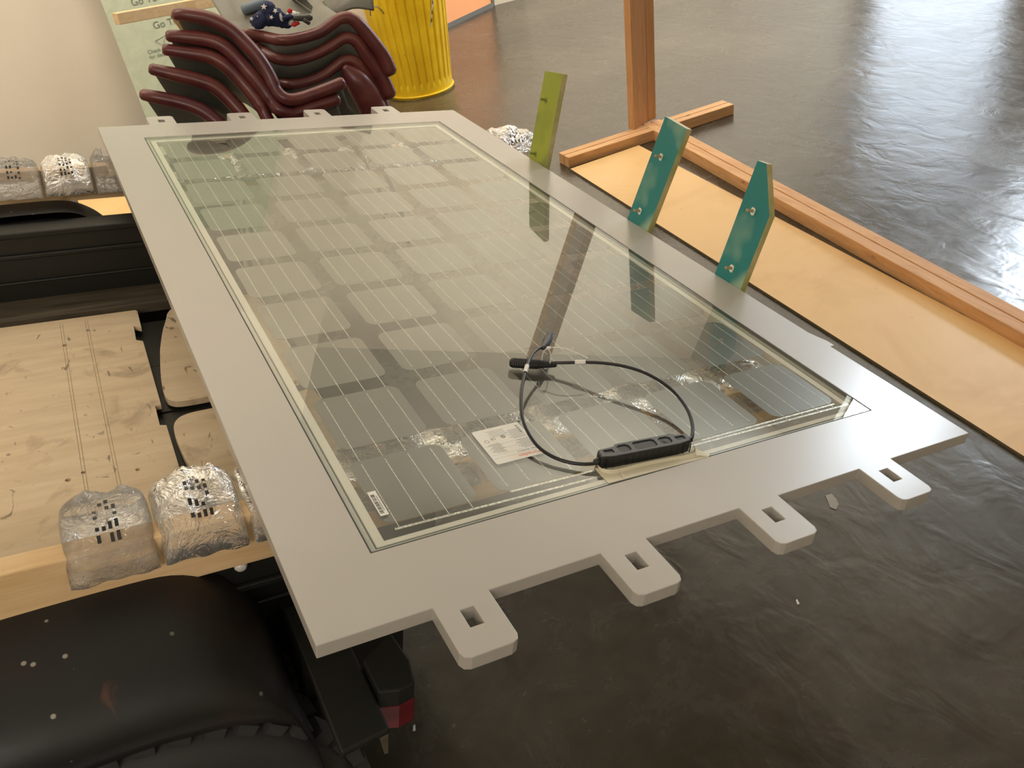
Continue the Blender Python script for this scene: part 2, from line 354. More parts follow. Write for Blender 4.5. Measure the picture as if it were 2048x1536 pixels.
board = thing('mounting_board', 'large off-white laminate board with slotted tabs, holding the glass solar panel', 'board', (0.7, 1.1, -TH), 'P')
BB = (0.7, 1.1, -TH)
bm = bmesh.new(); plate_with_hole(pts, holes + [[(GX0-.0015, GY0-.0015), (GX1+.0015, GY0-.0015), (GX1+.0015, GY1+.0015), (GX0-.0015, GY1+.0015)]], -TH, 0, bm)
finish(bm, 'board_face', m_lam, board, BB, bevel=.0012)
# ledge the glass rests on, with two routed lines
LZ = -.0075
for nm, (a0, a1, b0, b1), (c0_, c1_, d0, d1), z1, m in (
    ('outer_rim', (GX0-.0015, GX1+.0015, GY0-.0015, GY1+.0015), (GX0+.0100, GX1-.0100, GY0+.0100, GY1-.0100), LZ, m_frost),
    ('ledge', (GX0+.0130, GX1-.0130, GY0+.0130, GY1-.0130), (OX0, OX1, OY0, OY1), LZ, m_ledge),
    ('routed_groove', (GX0+.0100, GX1-.0100, GY0+.0100, GY1-.0100), (GX0+.0130, GX1-.0130, GY0+.0130, GY1-.0130), LZ-.0015, m_gap)):
    bm = bmesh.new(); plate_with_hole([(a0, b0), (a1, b0), (a1, b1), (a0, b1)], [[(c0_, d0), (c1_, d0), (c1_, d1), (c0_, d1)]], -TH+.001, z1, bm)
    finish(bm, nm, m, board, BB)

# ================================================================ SOLAR MODULE
MB_ = (0.8, 1.1, -.006)
mod = thing('solar_module', 'glass solar panel with fifty dark cells set in the off-white board', 'solar panel', MB_, 'P')
bm = bmesh.new(); bm_box(bm, GX0, GX1, GY0, GY1, -.0065, -.0008)
o = finish(bm, 'glass_pane', [m_glassedge, m_glass], mod, MB_)
for p in o.data.polygons: p.material_index = 1 if p.normal.z > .5 else 0
bm = bmesh.new()
for a0, a1, b0, b1 in ((GX0-.0016, GX0+.0006, GY0, GY1), (GX1-.0006, GX1+.0016, GY0, GY1), (GX0-.0016, GX1+.0016, GY0-.0016, GY0+.0006)): bm_box(bm, a0, a1, b0, b1, -.007, -.0006)
finish(bm, 'edge_seal', m_gap, mod, MB_)
CW = .156; PX_ = .1896; PY_ = .1925; CX0 = .3455; CY0 = .157
cell_me = rib_a = None
cells = {}
def cell_mesh():
    bm = bmesh.new(); r = .016; h = CW/2; pts = []
    for sx, sy in ((1, 1), (-1, 1), (-1, -1), (1, -1)):
        c = [(sx*h, sy*(h-r)), (sx*(h-r*.18), sy*(h-r*.55)), (sx*(h-r*.55), sy*(h-r*.18)), (sx*(h-r), sy*h)]
        pts += c if sx*sy > 0 else c[::-1]
    bm_prism(bm, pts, -.0002, .0002); me = bpy.data.meshes.new('solar_cell'); bmesh.ops.recalc_face_normals(bm, faces=bm.faces); bm.to_mesh(me); bm.free(); me.materials.append(m_cell); return me
def rib_mesh(y0, y1):
    bm = bmesh.new()
    bm_box(bm, -.00055, .00055, y0, y1, .0002, .0006)
    bm_box(bm, -.0011, .0011, y0 - .0005, y0 + .0015, .0002, .0009)
    me = bpy.data.meshes.new('ribbon'); bm.to_mesh(me); bm.free(); me.materials.append(m_ribbon); return me
cm = cell_mesh()
ra = rib_mesh(-(PY_ - CW/2) + .001, CW/2 - .009)       # runs over the near gap
rl = rib_mesh(-(CW/2) - .014, CW/2 - .009)
rb = rib_mesh(-CW/2 + .011, PY_ - CW/2 - .0)           # runs over the far gap
rt = rib_mesh(-CW/2 + .011, CW/2 + .02)
for c in range(5):
    for r in range(10):
        o = bpy.data.objects.new('solar_cell', cm); COL.objects.link(o); o.parent = mod
        o.location = Vector((CX0 + c*PX_ + CW/2, CY0 + r*PY_ + CW/2, -.0042)) - Vector(MB_)
        for i in range(4):
            me = (rl if r == 0 else ra) if c % 2 == 0 else (rt if r == 9 else rb)
            q = bpy.data.objects.new('ribbon', me); COL.objects.link(q); q.parent = o; q.location = ((i-1.5)*.039, 0, 0)
for (xa, ya), (xb, yb) in (((.358, .143), (.712, .134)), ((.552, .155), (.705, .151)), ((.929, .153), (1.252, .153)), ((.90, .146), (1.277, .142)),
                           ((.36, 2.045), (1.25, 2.045)), ):
    bm = bmesh.new(); bm_obox(bm, (xa, ya, -.0044), (xb, yb, -.0044), .004, .0005); finish(bm, 'bus_ribbon', m_ribbon, mod, MB_)
# junction box
bx = bmesh.new(); JB = []
ang = math.atan2(-.0155, .166); jx, jy = .800, .150
def J(u, v, z): return (jx + u*math.cos(ang) - v*math.sin(ang), jy + u*math.sin(ang) + v*math.cos(ang), z)
def jbox(bm, u0, u1, v0, v1, z0, z1):
    vs = [bm.verts.new(J(*p)) for p in ((u0,v0,z0),(u1,v0,z0),(u1,v1,z0),(u0,v1,z0),(u0,v0,z1),(u1,v0,z1),(u1,v1,z1),(u0,v1,z1))]
    for f in ((3,2,1,0),(4,5,6,7),(0,1,5,4),(1,2,6,5),(2,3,7,6),(3,0,4,7)): bm.faces.new([vs[i] for i in f])
def jprism(bm, pts, z0, z1):
    q = [J(p[0], p[1], 0)[:2] for p in pts]; bm_prism(bm, q, z0, z1)
out_ = [(-.087, -.011), (-.065, -.015), (.060, -.015), (.083, -.011), (.086, .008), (.066, .010), (.058, .0155), (-.050, .0155), (-.056, .010), (-.085, .008)]
jprism(bx, out_, -.0008, .0215)
jb = finish(bx, 'junction_box', m_blk, mod, MB_, bevel=.0015)
JBO = MB_
bm = bmesh.new(); wn = [[(-.077, -.004), (-.060, -.006), (-.060, .004), (-.077, .005)],
      [(-.051, -.005), (-.046, -.009), (-.032, -.009), (-.028, -.004), (-.028, .005), (-.033, .010), (-.046, .010), (-.051, .006)],
      [(-.021, -.007), (-.017, -.010), (.016, -.010), (.021, -.006), (.021, .007), (.017, .011), (-.017, .011), (-.021, .007)],
      [(.028, -.004), (.032, -.009), (.046, -.009), (.051, -.004), (.051, .006), (.046, .010), (.033, .010), (.028, .006)],
      [(.059, -.006), (.077, -.005), (.077, .005), (.059, .005)]]
plate_with_hole([J(p[0], p[1], 0)[:2] for p in [(a*.985, b*.93) for a, b in out_]], [[J(p[0], p[1], 0)[:2] for p in h] for h in wn], .0205, .0235, bm)
finish(bm, 'box_lid', m_blk2, jb, (0, 0, 0)).location = -Vector(MB_)
bm = bmesh.new()
for k in range(4): jprism(bm, [(.0395 + math.cos(t)*(.0095-.002*k)*.95, .0005 + math.sin(t)*(.009-.002*k)) for t in [2*math.pi*q/12 for q in range(12)]], .021, .0212+.0004*k)
finish(bm, 'round_cap', m_blk, jb, (0, 0, 0)).location = -Vector(MB_)
bm = bmesh.new()
for k in range(14): jbox(bm, -.078+k*.0122, -.0765+k*.0122, -.0158, -.0145, .001, .019)
finish(bm, 'cooling_rib', m_blk, jb, (0, 0, 0)).location = -Vector(MB_)
# tape pad
bm = bmesh.new(); bm_prism(bm, [(.705, .150), (.895, .138), (.910, .108), (.903, .105), (.760, .108), (.704, .1095)], -.0012, .0004)
pad = finish(bm, 'tape_flap', m_pad, mod, MB_)
bm = bmesh.new()
pl = [(.7135, .163, .001), (.7105, .150, .005), (.713, .137, .006), (.735, .1305, .005), (.780, .130, .004), (.835, .1245, .004), (.868, .119, .005), (.885, .119, .007), (.8925, .135, .009)]
pl = spline(pl, 4); a_ = [bm.verts.new(p) for p in pl]; b_ = [bm.verts.new((p.x + .002*math.sin(i), p.y - .005, .0006)) for i, p in enumerate(pl)]
for i in range(len(pl)-1): bm.faces.new((a_[i], a_[i+1], b_[i+1], b_[i]))
finish(bm, 'tape_fold', m_pad, mod, MB_, smooth=True)
bm = bmesh.new()
for q in ([(.737, .129, .005), (.733, .111, .0012), (.738, .112, .0008)], [(.870, .119, .007), (.903, .106, .001), (.893, .115, .0012)]):
    bm.faces.new([bm.verts.new(p) for p in q])
finish(bm, 'tape_crease', m_pad, mod, MB_)
# cable loop and plugs
R_ = .0031
loopA = spline([(.7155, .1545, .012), (.700, .152, .010), (.672, .168, .008), (.648, .195, .010), (.636, .230, .016), (.640, .280, .028), (.664, .333, .040), (.700, .385, .048), (.735, .428, .050), (.765, .455, .046), (.790, .470, .040)], 5)
loopB = spline([(.884, .142, .012), (.897, .146, .014), (.920, .175, .018), (.935, .215, .026), (.937, .265, .034), (.920, .315, .040), (.893, .355, .040), (.862, .390, .034), (.835, .415, .026), (.812, .433, .020), (.790, .447, .016)], 5)
for lp in (loopA, loopB):
    bm = bmesh.new(); bm_tube(bm, lp, R_, 10); finish(bm, 'cable', m_cable, mod, MB_, smooth=True)
for a_, b_ in (((.7175, .1555, .012), (.706, .153, .0105)), ((.880, .141, .012), (.893, .1445, .013))):
    bm = bmesh.new(); bm_tube(bm, [a_, b_], .0055, 10); finish(bm, 'cable_gland', m_blk, mod, MB_, smooth=True)
# plug on the left (from loopB) and plug pointing away (from loopA)
pA = [(.800, .440, .014), (.775, .453, .013), (.768, .456, .013), (.752, .465, .012), (.750, .466, .012), (.731, .476, .012), (.726, .479, .012)]
bm = bmesh.new(); bm_tube(bm, pA, [.0050, .0080, .0095, .0095, .0082, .0088, .0090], 12); finish(bm, 'cable_plug', m_blk, mod, MB_, smooth=False)
bm = bmesh.new()
for k in range(7):
    t = k/7; p = Vector(pA[3]).lerp(Vector(pA[6]), t); d = (Vector(pA[6])-Vector(pA[3])).normalized()
    bm_tube(bm, [p, p + d*.0018], .0102, 8)
finish(bm, 'grip_ring', m_blk, mod, MB_)
pB = [(.782, .463, .042), (.800, .482, .036), (.808, .492, .034), (.820, .506, .032), (.822, .508, .032), (.832, .520, .031), (.838, .527, .031)]
bm = bmesh.new(); bm_tube(bm, pB, [.0045, .0080, .0092, .0090, .0068, .0066, .0040], 12); finish(bm, 'cable_plug', m_blk, mod, MB_)
bm = bmesh.new(); d = (Vector(pB[6])-Vector(pB[0])).normalized(); s = d.cross(Vector((0, 0, 1)))
for k in (-1, 1): bm_obox(bm, Vector(pB[4]) + s*.006*k, Vector(pB[6]) + s*.006*k + d*.006, .002, .006)
finish(bm, 'plug_prong', m_blk, mod, MB_)
# cable sleeves, zip tie
def sleeve(lp, i0, i1, m, r=.0045, txt=False):
    bm = bmesh.new(); p = Vector(lp[i0]); q = Vector(lp[i1]); bm_tube(bm, [p, q], r, 12, caps=False)
    return finish(bm, 'cable_marker', m, mod, MB_, smooth=True)
sleeve(loopB, 38, 40, m_white, .0048); sleeve(loopB, 40, 41, m_white, .0048); sleeve(loopA, 35, 37, m_white, .0043)
bm = bmesh.new(); c0 = Vector((.783, .448, .026)); ring = [c0 + Vector((math.cos(t)*.006, -math.cos(t)*.006, math.sin(t)*.022)) for t in [2*math.pi*k/16 for k in range(17)]]
bm_tube(bm, ring, .0009, 6)
bm_tube(bm, spline([(.788, .452, .047), (.806, .437, .052), (.826, .418, .048), (.846, .402, .040)], 4), .0009, 6)
bm_obox(bm, (.784, .452, .047), (.789, .447, .050), .004, .004)
finish(bm, 'zip_tie', m_tie, mod, MB_)
# labels
def plate(parent, pts, z, m, name, t=.0002, base=MB_):
    bm = bmesh.new(); bm_prism(bm, pts, z, z+t); return finish(bm, name, m, parent, base)
GZ = -.0008
lab = plate(mod, rrect(.6065, .267, .089, .096, .004), GZ, m_white, 'rating_label'); lab['label'] = 'white rating sticker with orange lettering'
def rect(x0, x1, y0, y1): return [(x0, y0), (x1, y0), (x1, y1), (x0, y1)]
LX, LY = .651, .219      # label corner: reading direction is -x, downwards is +y
def ink(u0, u1, v0, v1, m, nm='printed_line', par=lab):
    bm = bmesh.new(); bm_prism(bm, rect(LX-u1, LX-u0, LY+v0, LY+v1), GZ+.0002, GZ+.0003)
    o = finish(bm, nm, m, par, (0, 0, 0)); o.location = -Vector(MB_); return o
def word(s, size, u, v, m, nm='printed_word', par=lab):
    me = text_mesh(s, size, m); o = bpy.data.objects.new(nm, me); COL.objects.link(o); o.parent = par
    o.location = Vector((LX-u, LY+v, GZ+.00035)) - Vector(MB_); o.rotation_euler = (0, 0, math.pi); return o
word('Almaden', .0115, .003, .0115, m_orange); word('Model:  SEAM50 215', .0044, .004, .0205, m_ink)
bm = bmesh.new()
def inkb(u0, u1, v0, v1): bm_prism(bm, rect(LX-u1, LX-u0, LY+v0, LY+v1), GZ+.0002, GZ+.0003)
for v_ in (.0145, .0235, .0365, .049): inkb(.003, .086, v_, v_+.0003)
for k in range(8): inkb(.005, .024 + .004*((k*7) % 3), .026+k*.0031, .0272+k*.0031)
for k in range(9): inkb(.055 + .002*(k % 3), .074 + .0035*((k*5) % 3), .028+k*.0029, .0292+k*.0029)
for k in range(7): inkb(.005, .030 + .005*((k*5) % 2), .055+k*.0038, .0562+k*.0038)
for k in range(6): inkb(.034, .062 + .004*(k % 2), .070+k*.0033, .0708+k*.0033)
o = finish(bm, 'printed_line', m_grey, lab, (0, 0, 0)); o.location = -Vector(MB_)
word('CE', .0075, .0585, .068, m_ink)
bm = bmesh.new()
for (u, v_, r, r2) in ((.044, .066, .0042, .0030), (.044, .066, .0018, .0008), (.0765, .062, .0040, .0034)):
    for k in range(20):
        t0, t1 = 2*math.pi*k/20, 2*math.pi*(k+1)/20
        bm.faces.new([bm.verts.new((LX-u+math.cos(t)*q, LY+v_+math.sin(t)*q, GZ+.0003)) for t, q in ((t0, r), (t1, r), (t1, r2), (t0, r2))])
o = finish(bm, 'printed_symbol', m_ink, lab, (0, 0, 0)); o.location = -Vector(MB_)
bm = bmesh.new()
for k in range(4): bm_prism(bm, rrect(LX-.008, LY+.068+k*.0062, .0045, .0042, .001), GZ+.0002, GZ+.0003)
o = finish(bm, 'printed_symbol', m_grey, lab, (0, 0, 0)); o.location = -Vector(MB_)
bc = plate(mod, rect(.3475, .3605, .173, .231), GZ, m_white, 'barcode_label'); bc['label'] = 'small white barcode sticker'
bm = bmesh.new(); y = .178
while y < .224:
    w_ = random.choice((.0004, .0008, .0012)); bm_prism(bm, rect(.3495, .3555, y, y+w_), GZ+.0002, GZ+.0003); y += w_ + random.choice((.0004, .0006, .001))
for k in range(12): bm_prism(bm, rect(.3568, .3582, .184+k*.0030, .1857+k*.0030), GZ+.0002, GZ+.0003)
o = finish(bm, 'bar_print', m_ink, bc, (0, 0, 0)); o.location = -Vector(MB_)

# ================================================================ PAINTED STICKS on the right-hand edge
def stick(label, name, yn, yf, lean_y, m, m_end, peg_m, pegs, cut=None):
    """yn/yf near and far side at the base; outline is (y, s) along the slat"""
    base = (X1+.004, (yn+yf)/2, -TH*.5); t = thing(name, label, 'stick', base, 'P')
    ax = Vector((.19, lean_y, 1)).normalized(); up = Vector(ax); side = Vector((0, 1, 0)); side = (side - up*side.dot(up)).normalized(); th = up.cross(side).normalized() * -1
    if th.x < 0: th = -th
    W_ = yf - yn; H_ = .285
    o2 = [(0, -.02), (W_, -.02), (W_, H_), (0, H_)] if not cut else [(0, -.02), (W_, -.02), (W_, H_), (W_-.030, H_+.002), (0, .185)]
    org = Vector((X1+.0015, yn, -.002))
    bm = bmesh.new(); fr_, bk = [], []
    for (a, s) in o2:
        p = org + side*a + up*s; fr_.append(bm.verts.new(p)); bk.append(bm.verts.new(p + th*.018))
    n_ = len(o2); f0 = bm.faces.new(fr_[::-1]); f1 = bm.faces.new(bk)
    for i in range(n_):
        f = bm.faces.new((fr_[i], fr_[(i+1) % n_], bk[(i+1) % n_], bk[i]))
        a = o2[i]; b = o2[(i+1) % n_]; f.material_index = 2 if (abs(a[1]-b[1]) < .01 and a[1] > .1) else 1
    finish(bm, 'slat', [m, m_rawedge, m_cut], t, base, bevel=.0006)
    for (a, s) in pegs:
        p = org + side*a + up*s; bm = bmesh.new(); bm_tube(bm, [p, p - th*.020], .0038, 10); finish(bm, 'peg', peg_m, t, base, smooth=False)
        bm = bmesh.new(); q = p - th*.0008; vs = [bm.verts.new(q + side*(math.cos(k*.785)*.008*(1+.25*math.sin(k*3))) + up*(math.sin(k*.785)*.010*(1+.2*math.cos(k*5)))) for k in range(8)]
        bm.faces.new(vs); e = bmesh.ops.extrude_face_region(bm, geom=bm.faces[:]); bmesh.ops.translate(bm, verts=[v for v in e['geom'] if isinstance(v, bmesh.types.BMVert)], vec=th*.0006)
        finish(bm, 'glue_spot', m_ledge if peg_m is m_dowel else peg_m, t, base)
    return t
G_ = 'painted sticks standing along the board edge'
tag(stick('yellow-green painted wooden stick, farthest of three on the board edge', 'painted_stick', 1.545, 1.650, .14, m_lime, m_cut, m_dowelg, [(.068, .20), (.070, .032)]), None, 'stick', G_)
tag(stick('teal painted wooden stick with a square top, middle of three on the board edge', 'painted_stick', .991, 1.087, -.07, m_teal, m_cut, m_dowel, [(.055, .19), (.058, .035)]), None, 'stick', G_)
tag(stick('teal painted wooden stick with a sloping cut top, nearest of three on the board edge', 'painted_stick', .613, .708, 0.0, m_teal, m_cut, m_dowel, [(.052, .178), (.050, .035)], cut=True), None, 'stick', G_)

# ================================================================ TRAILER (panel frame)
DZ = -.32
TB = (-.4, 1.0, -.75)
tr_ = thing('utility_trailer', 'old black pickup-bed trailer with rounded fenders under the board', 'trailer', TB, 'P')
bm = bmesh.new(); plate_with_hole([(-1.6, .42), (.148, .42), (.148, .80), (.150, .993), (.137, .998), (.140, 1.08), (.153, 1.08), (.160, 1.40), (.145, 1.411), (.150, 1.491), (.167, 1.475), (.171, 1.575), (.166, 1.583), (-1.6, 1.60)],
    [[(-.02 + .006*math.cos(t), 1.44 + .006*math.sin(t)) for t in [k*.785 for k in range(8)]], [(-.03 + .005*math.cos(t), .88 + .005*math.sin(t)) for t in [k*.785 for k in range(8)]], [(-.06 + .006*math.cos(t), .865 + .006*math.sin(t)) for t in [k*.785 for k in range(8)]], [(.07 + .005*math.cos(t), .85 + .005*math.sin(t)) for t in [k*.785 for k in range(8)]]], DZ-.012, DZ, bm)
dk = finish(bm, 'deck_board', m_deck, tr_, TB); dk['label'] = 'stained plywood deck sheet'
bm = bmesh.new(); m_pencil = mat('pencil_line', (.25, .19, .12), .7)
for x in (-.03, -.024, .03, .036): bm_obox(bm, (x-.008, .50, DZ+.0002), (x+.008, 1.56, DZ+.0002), .0008, .0003)
finish(bm, 'pencil_line', m_pencil, tr_, TB)
def smoothpoly(pts, n=4):
    pts = [Vector((p[0], p[1], 0)) for p in pts]; k = len(pts); out = []
    for i in range(k):
        p0, p1, p2, p3 = pts[i-1], pts[i], pts[(i+1) % k], pts[(i+2) % k]
        for q in range(n):
            t = q/n; v = .5*((2*p1) + (p2-p0)*t + (2*p0-5*p1+4*p2-p3)*t*t + (3*p1-p0-3*p2+p3)*t**3); out.append((v.x, v.y))
    return out
bm = bmesh.new(); bm_prism(bm, smoothpoly([(.275, 1.575), (.228, 1.485), (.197, 1.364), (.184, 1.288), (.171, 1.191), (.168, 1.12), (.179, 1.092), (.21, 1.082), (.30, 1.082), (.48, 1.082), (.50, 1.12), (.50, 1.5), (.46, 1.59)]), DZ-.018, DZ-.002)
finish(bm, 'cutout_board', m_deck, tr_, TB)
bm = bmesh.new(); bm_prism(bm, smoothpoly([(.300, 1.030), (.252, 1.029), (.207, 1.027), (.178, 1.013), (.163, .978), (.162, .906), (.170, .816), (.195, .72), (.25, .60), (.46, .58), (.50, .62), (.50, 1.0), (.47, 1.03)]), DZ-.018, DZ-.002)
finish(bm, 'cutout_board', m_deck, tr_, TB)
bm = bmesh.new()
for y0, y1, z in ((.40, .62, -.345), (.625, .85, -.343), (.855, 1.08, -.346), (1.085, 1.30, -.344), (1.305, 1.55, -.346)): bm_box(bm, -1.6, .53, y0, y1, z-.02, z)
finish(bm, 'floor_sheet', m_rail, tr_, TB)
for y0, y1, z in ((1.602, 1.66, DZ+.008), (1.664, 1.735, DZ+.002)):
    bm = bmesh.new(); bm_box(bm, -1.6, .50, y0, y1, z-.03, z); finish(bm, 'side_plank', m_plank, tr_, TB, bevel=.002)
def rail(y0, y1, xe):
    bm = bmesh.new(); bm_box(bm, -1.6, xe, y0, y1, -.62, -.125); bm_box(bm, -1.6, xe, y0-.008, y0, -.20, -.185); bm_box(bm, -1.6, xe, y0-.010, y1, -.14, -.122); bm_box(bm, -1.6, xe, y0-.008, y0, -.27, -.262)
    finish(bm, 'side_rail', m_rail, tr_, TB, bevel=.004)
rail(1.735, 1.80, .50); rail(.34, .40, .46)
bm = bmesh.new(); bm_box(bm, -.02, .50, .305, .34, -.19, -.125); bm_box(bm, -.02, .50, .295, .305, -.195, -.182); finish(bm, 'rear_bracket', m_rail, tr_, TB, bevel=.003)
bm = bmesh.new(); bm_tube(bm, [(.165, .301, -.135), (.165, .292, -.137)], .010, 14); finish(bm, 'bolt_head', m_white, tr_, TB)
bm = bmesh.new(); bm_box(bm, .065, .125, .306, .33, -.125, -.108); finish(bm, 'wood_shim', m_deck, tr_, TB)

prof = [(-1.15, -.62), (-1.08, -.40), (-.90, -.24), (-.70, -.165), (-.45, -.125), (-.20, -.108), (-.02, -.103), (.065, -.108), (.118, -.138), (.148, -.172), (.178, -.225), (.205, -.31), (.228, -.41), (.242, -.52), (.25, -.62)]
def ztop(x):
    for (xa, za), (xb, zb) in zip(prof, prof[1:]):
        if xa <= x <= xb: return za + (zb-za)*(x-xa)/(xb-xa)
    return -.62
AX, AZ, AR = -.02, -.62, .395
lipz = [(-1.15, -.62), (-.60, -.60), (-.45, -.42), (-.3, -.29), (-.15, -.238), (0, -.233), (.1, -.248), (.155, -.270), (.19, -.30), (.215, -.38), (.235, -.5), (.25, -.62)]
def zlip(x):
    for (xa, za), (xb, zb) in zip(lipz, lipz[1:]):
        if xa <= x <= xb: return za + .026 + (zb-za)*(x-xa)/(xb-xa)
    return -.62
def fender(side, name_label=None):
    """side=-1 near, +1 far; grid over (arc along x, across y)"""
    yin = .335 if side < 0 else 1.80; s = -1 if side < 0 else 1
    top = spline([(x, 0, z) for x, z in prof], 4); bm = bmesh.new(); rows = []; nv = 14
    for p in top:
        row = []
        x, z = p.x, p.z
        zl = min(zlip(x), z - .002)
        for k in range(nv):
            a = k/(nv-1)*math.pi/2
            row.append(bm.verts.new((x, yin + s*.245*math.sin(a)**.92, zl + (z-zl)*math.cos(a)**.9)))
        # rolled lip
        l = row[-1].co; row.append(bm.verts.new((l.x, l.y + s*.006, l.z - .006))); row.append(bm.verts.new((l.x, l.y - s*.010, l.z - .010)))
        rows.append(row)
    for r0, r1 in zip(rows, rows[1:]):
        for k in range(len(r0)-1): bm.faces.new((r0[k], r0[k+1], r1[k+1], r1[k]))
    o = finish(bm, 'fender', m_steel, tr_, TB, smooth=True)
    return o
fender(-1); fender(1)
# tyres
def tyre(yc):
    bm = bmesh.new(); cz = AZ + .018; R = .335; prof2 = [(-.09, .20), (-.10, .25), (-.102, .29), (-.092, .318), (-.07, .328), (0, .332), (.07, .328), (.092, .318), (.102, .29), (.10, .25), (.09, .20)]
    n_ = 64; rings = []
    for k in range(n_):
        a = 2*math.pi*k/n_; rings.append([bm.verts.new((AX + math.cos(a)*r, yc + y, cz + math.sin(a)*r)) for y, r in prof2])
    for k in range(n_):
        for i in range(len(prof2)-1): bm.faces.new((rings[k][i], rings[k][i+1], rings[(k+1) % n_][i+1], rings[(k+1) % n_][i]))
    ty = finish(bm, 'tyre', m_rubber, tr_, TB, smooth=True)
    bm = bmesh.new()
    for k in range(44):
        for j, (y0, w_) in enumerate(((-.085, .036), (-.040, .034), (.002, .034), (.046, .038))):
            a = 2*math.pi*(k + .5*(j % 2))/44; da = .050
            vs = []
            for rr in (.325, .346):
                for aa, yy in ((a-da, y0), (a+da*.7, y0+.004), (a+da, y0+w_), (a-da*.6, y0+w_-.004)): vs.append(bm.verts.new((AX + math.cos(aa)*rr, yc+yy, cz + math.sin(aa)*rr)))
            for f in ((4,5,6,7),(0,1,5,4),(1,2,6,5),(2,3,7,6),(3,0,4,7)): bm.faces.new([vs[i] for i in f])
    q = finish(bm, 'tread', m_rubber, ty, (0, 0, 0)); q.location = -Vector(TB)
    bm = bmesh.new(); bm_tube(bm, [(AX, yc-.07, cz), (AX, yc+.07, cz)], .20, 32); q = finish(bm, 'wheel_rim', m_rail, ty, (0, 0, 0)); q.location = -Vector(TB)
tyre(.205); tyre(1.93)
bm = bmesh.new(); bm_tube(bm, [(AX, .2, AZ), (AX, 1.93, AZ)], .03, 12); finish(bm, 'axle', m_rail, tr_, TB)
# rear corner panel and tail lamp
def hexa(bm, q):
    vs = [bm.verts.new(p) for p in q]
    for f in ((3,2,1,0),(4,5,6,7),(0,1,5,4),(1,2,6,5),(2,3,7,6),(3,0,4,7)): bm.faces.new([vs[i] for i in f])
bm = bmesh.new()
hexa(bm, [(.226, .005, -.275), (.303, .014, -.275), (.301, .30, -.275), (.226, .30, -.275), (.226, .005, -.262), (.303, .014, -.262), (.301, .30, -.258), (.226, .30, -.258)])
hexa(bm, [(.226, .20, -.60), (.296, .20, -.60), (.296, .34, -.60), (.226, .34, -.60), (.226, .20, -.275), (.296, .20, -.275), (.296, .34, -.275), (.226, .34, -.275)])
finish(bm, 'rear_corner_panel', m_rail, tr_, TB, bevel=.004)
bm = bmesh.new(); q = [(.318, .20), (.318, .075), (.355, .040), (.392, .060), (.402, .12), (.385, .205)]
bm_prism(bm, [(.305, .137), (.306, .072), (.336, .062), (.363, .066), (.372, .110), (.366, .168), (.358, .170)], -.300, -.250)
lamp = finish(bm, 'tail_lamp', m_rail, tr_, TB, bevel=.003)
bm = bmesh.new(); bm_prism(bm, [(.3065, .120), (.3075, .071), (.336, .0605), (.363, .0645), (.373, .110), (.366, .13)], -.338, -.285); o = finish(bm, 'lamp_lens', m_red, lamp, (0, 0, 0), bevel=.002); o.location = -Vector(TB); o['label'] = 'dark red lens'
bm = bmesh.new(); hexa(bm, [(.312, .058, -.385), (.318, .058, -.385), (.318, .062, -.385), (.312, .062, -.385), (.304, .070, -.335), (.322, .070, -.335), (.322, .076, -.335), (.304, .076, -.335)]); finish(bm, 'mud_flap', m_plank, tr_, TB)
bm = bmesh.new(); bm_obox(bm, (-1.6, 1.05, -.45), (.45, 1.05, -.45), .08, .06); bm_obox(bm, (.40, .4, -.42), (.40, 1.72, -.42), .06, .08); bm_obox(bm, (-2.3, 1.05, -.45), (-1.6, 1.05, -.45), .08, .06); finish(bm, 'chassis', m_rail, tr_, TB)

# ================================================================ LUMBER carrying the board
def lumber(y, x1, label, dy):
    base = (.5, y, -.12); L_ = 2.9
    bm = bmesh.new(); vs = bm_box(bm, x1-L_, x1, y, y+.038, -.128, -.032)
    for v in vs: v.co.y += dy*(v.co.x)
    return tag(finish(bm, 'lumber_stud', m_pine, None, base, 'P', bevel=.002), label, 'lumber', 'lumber beams carrying the board')
lumber(.285, 1.46, 'pale pine two-by-four under the near end of the board', 0.0)
lumber(1.95, 1.56, 'pale pine two-by-four under the far end of the board', 0.0)

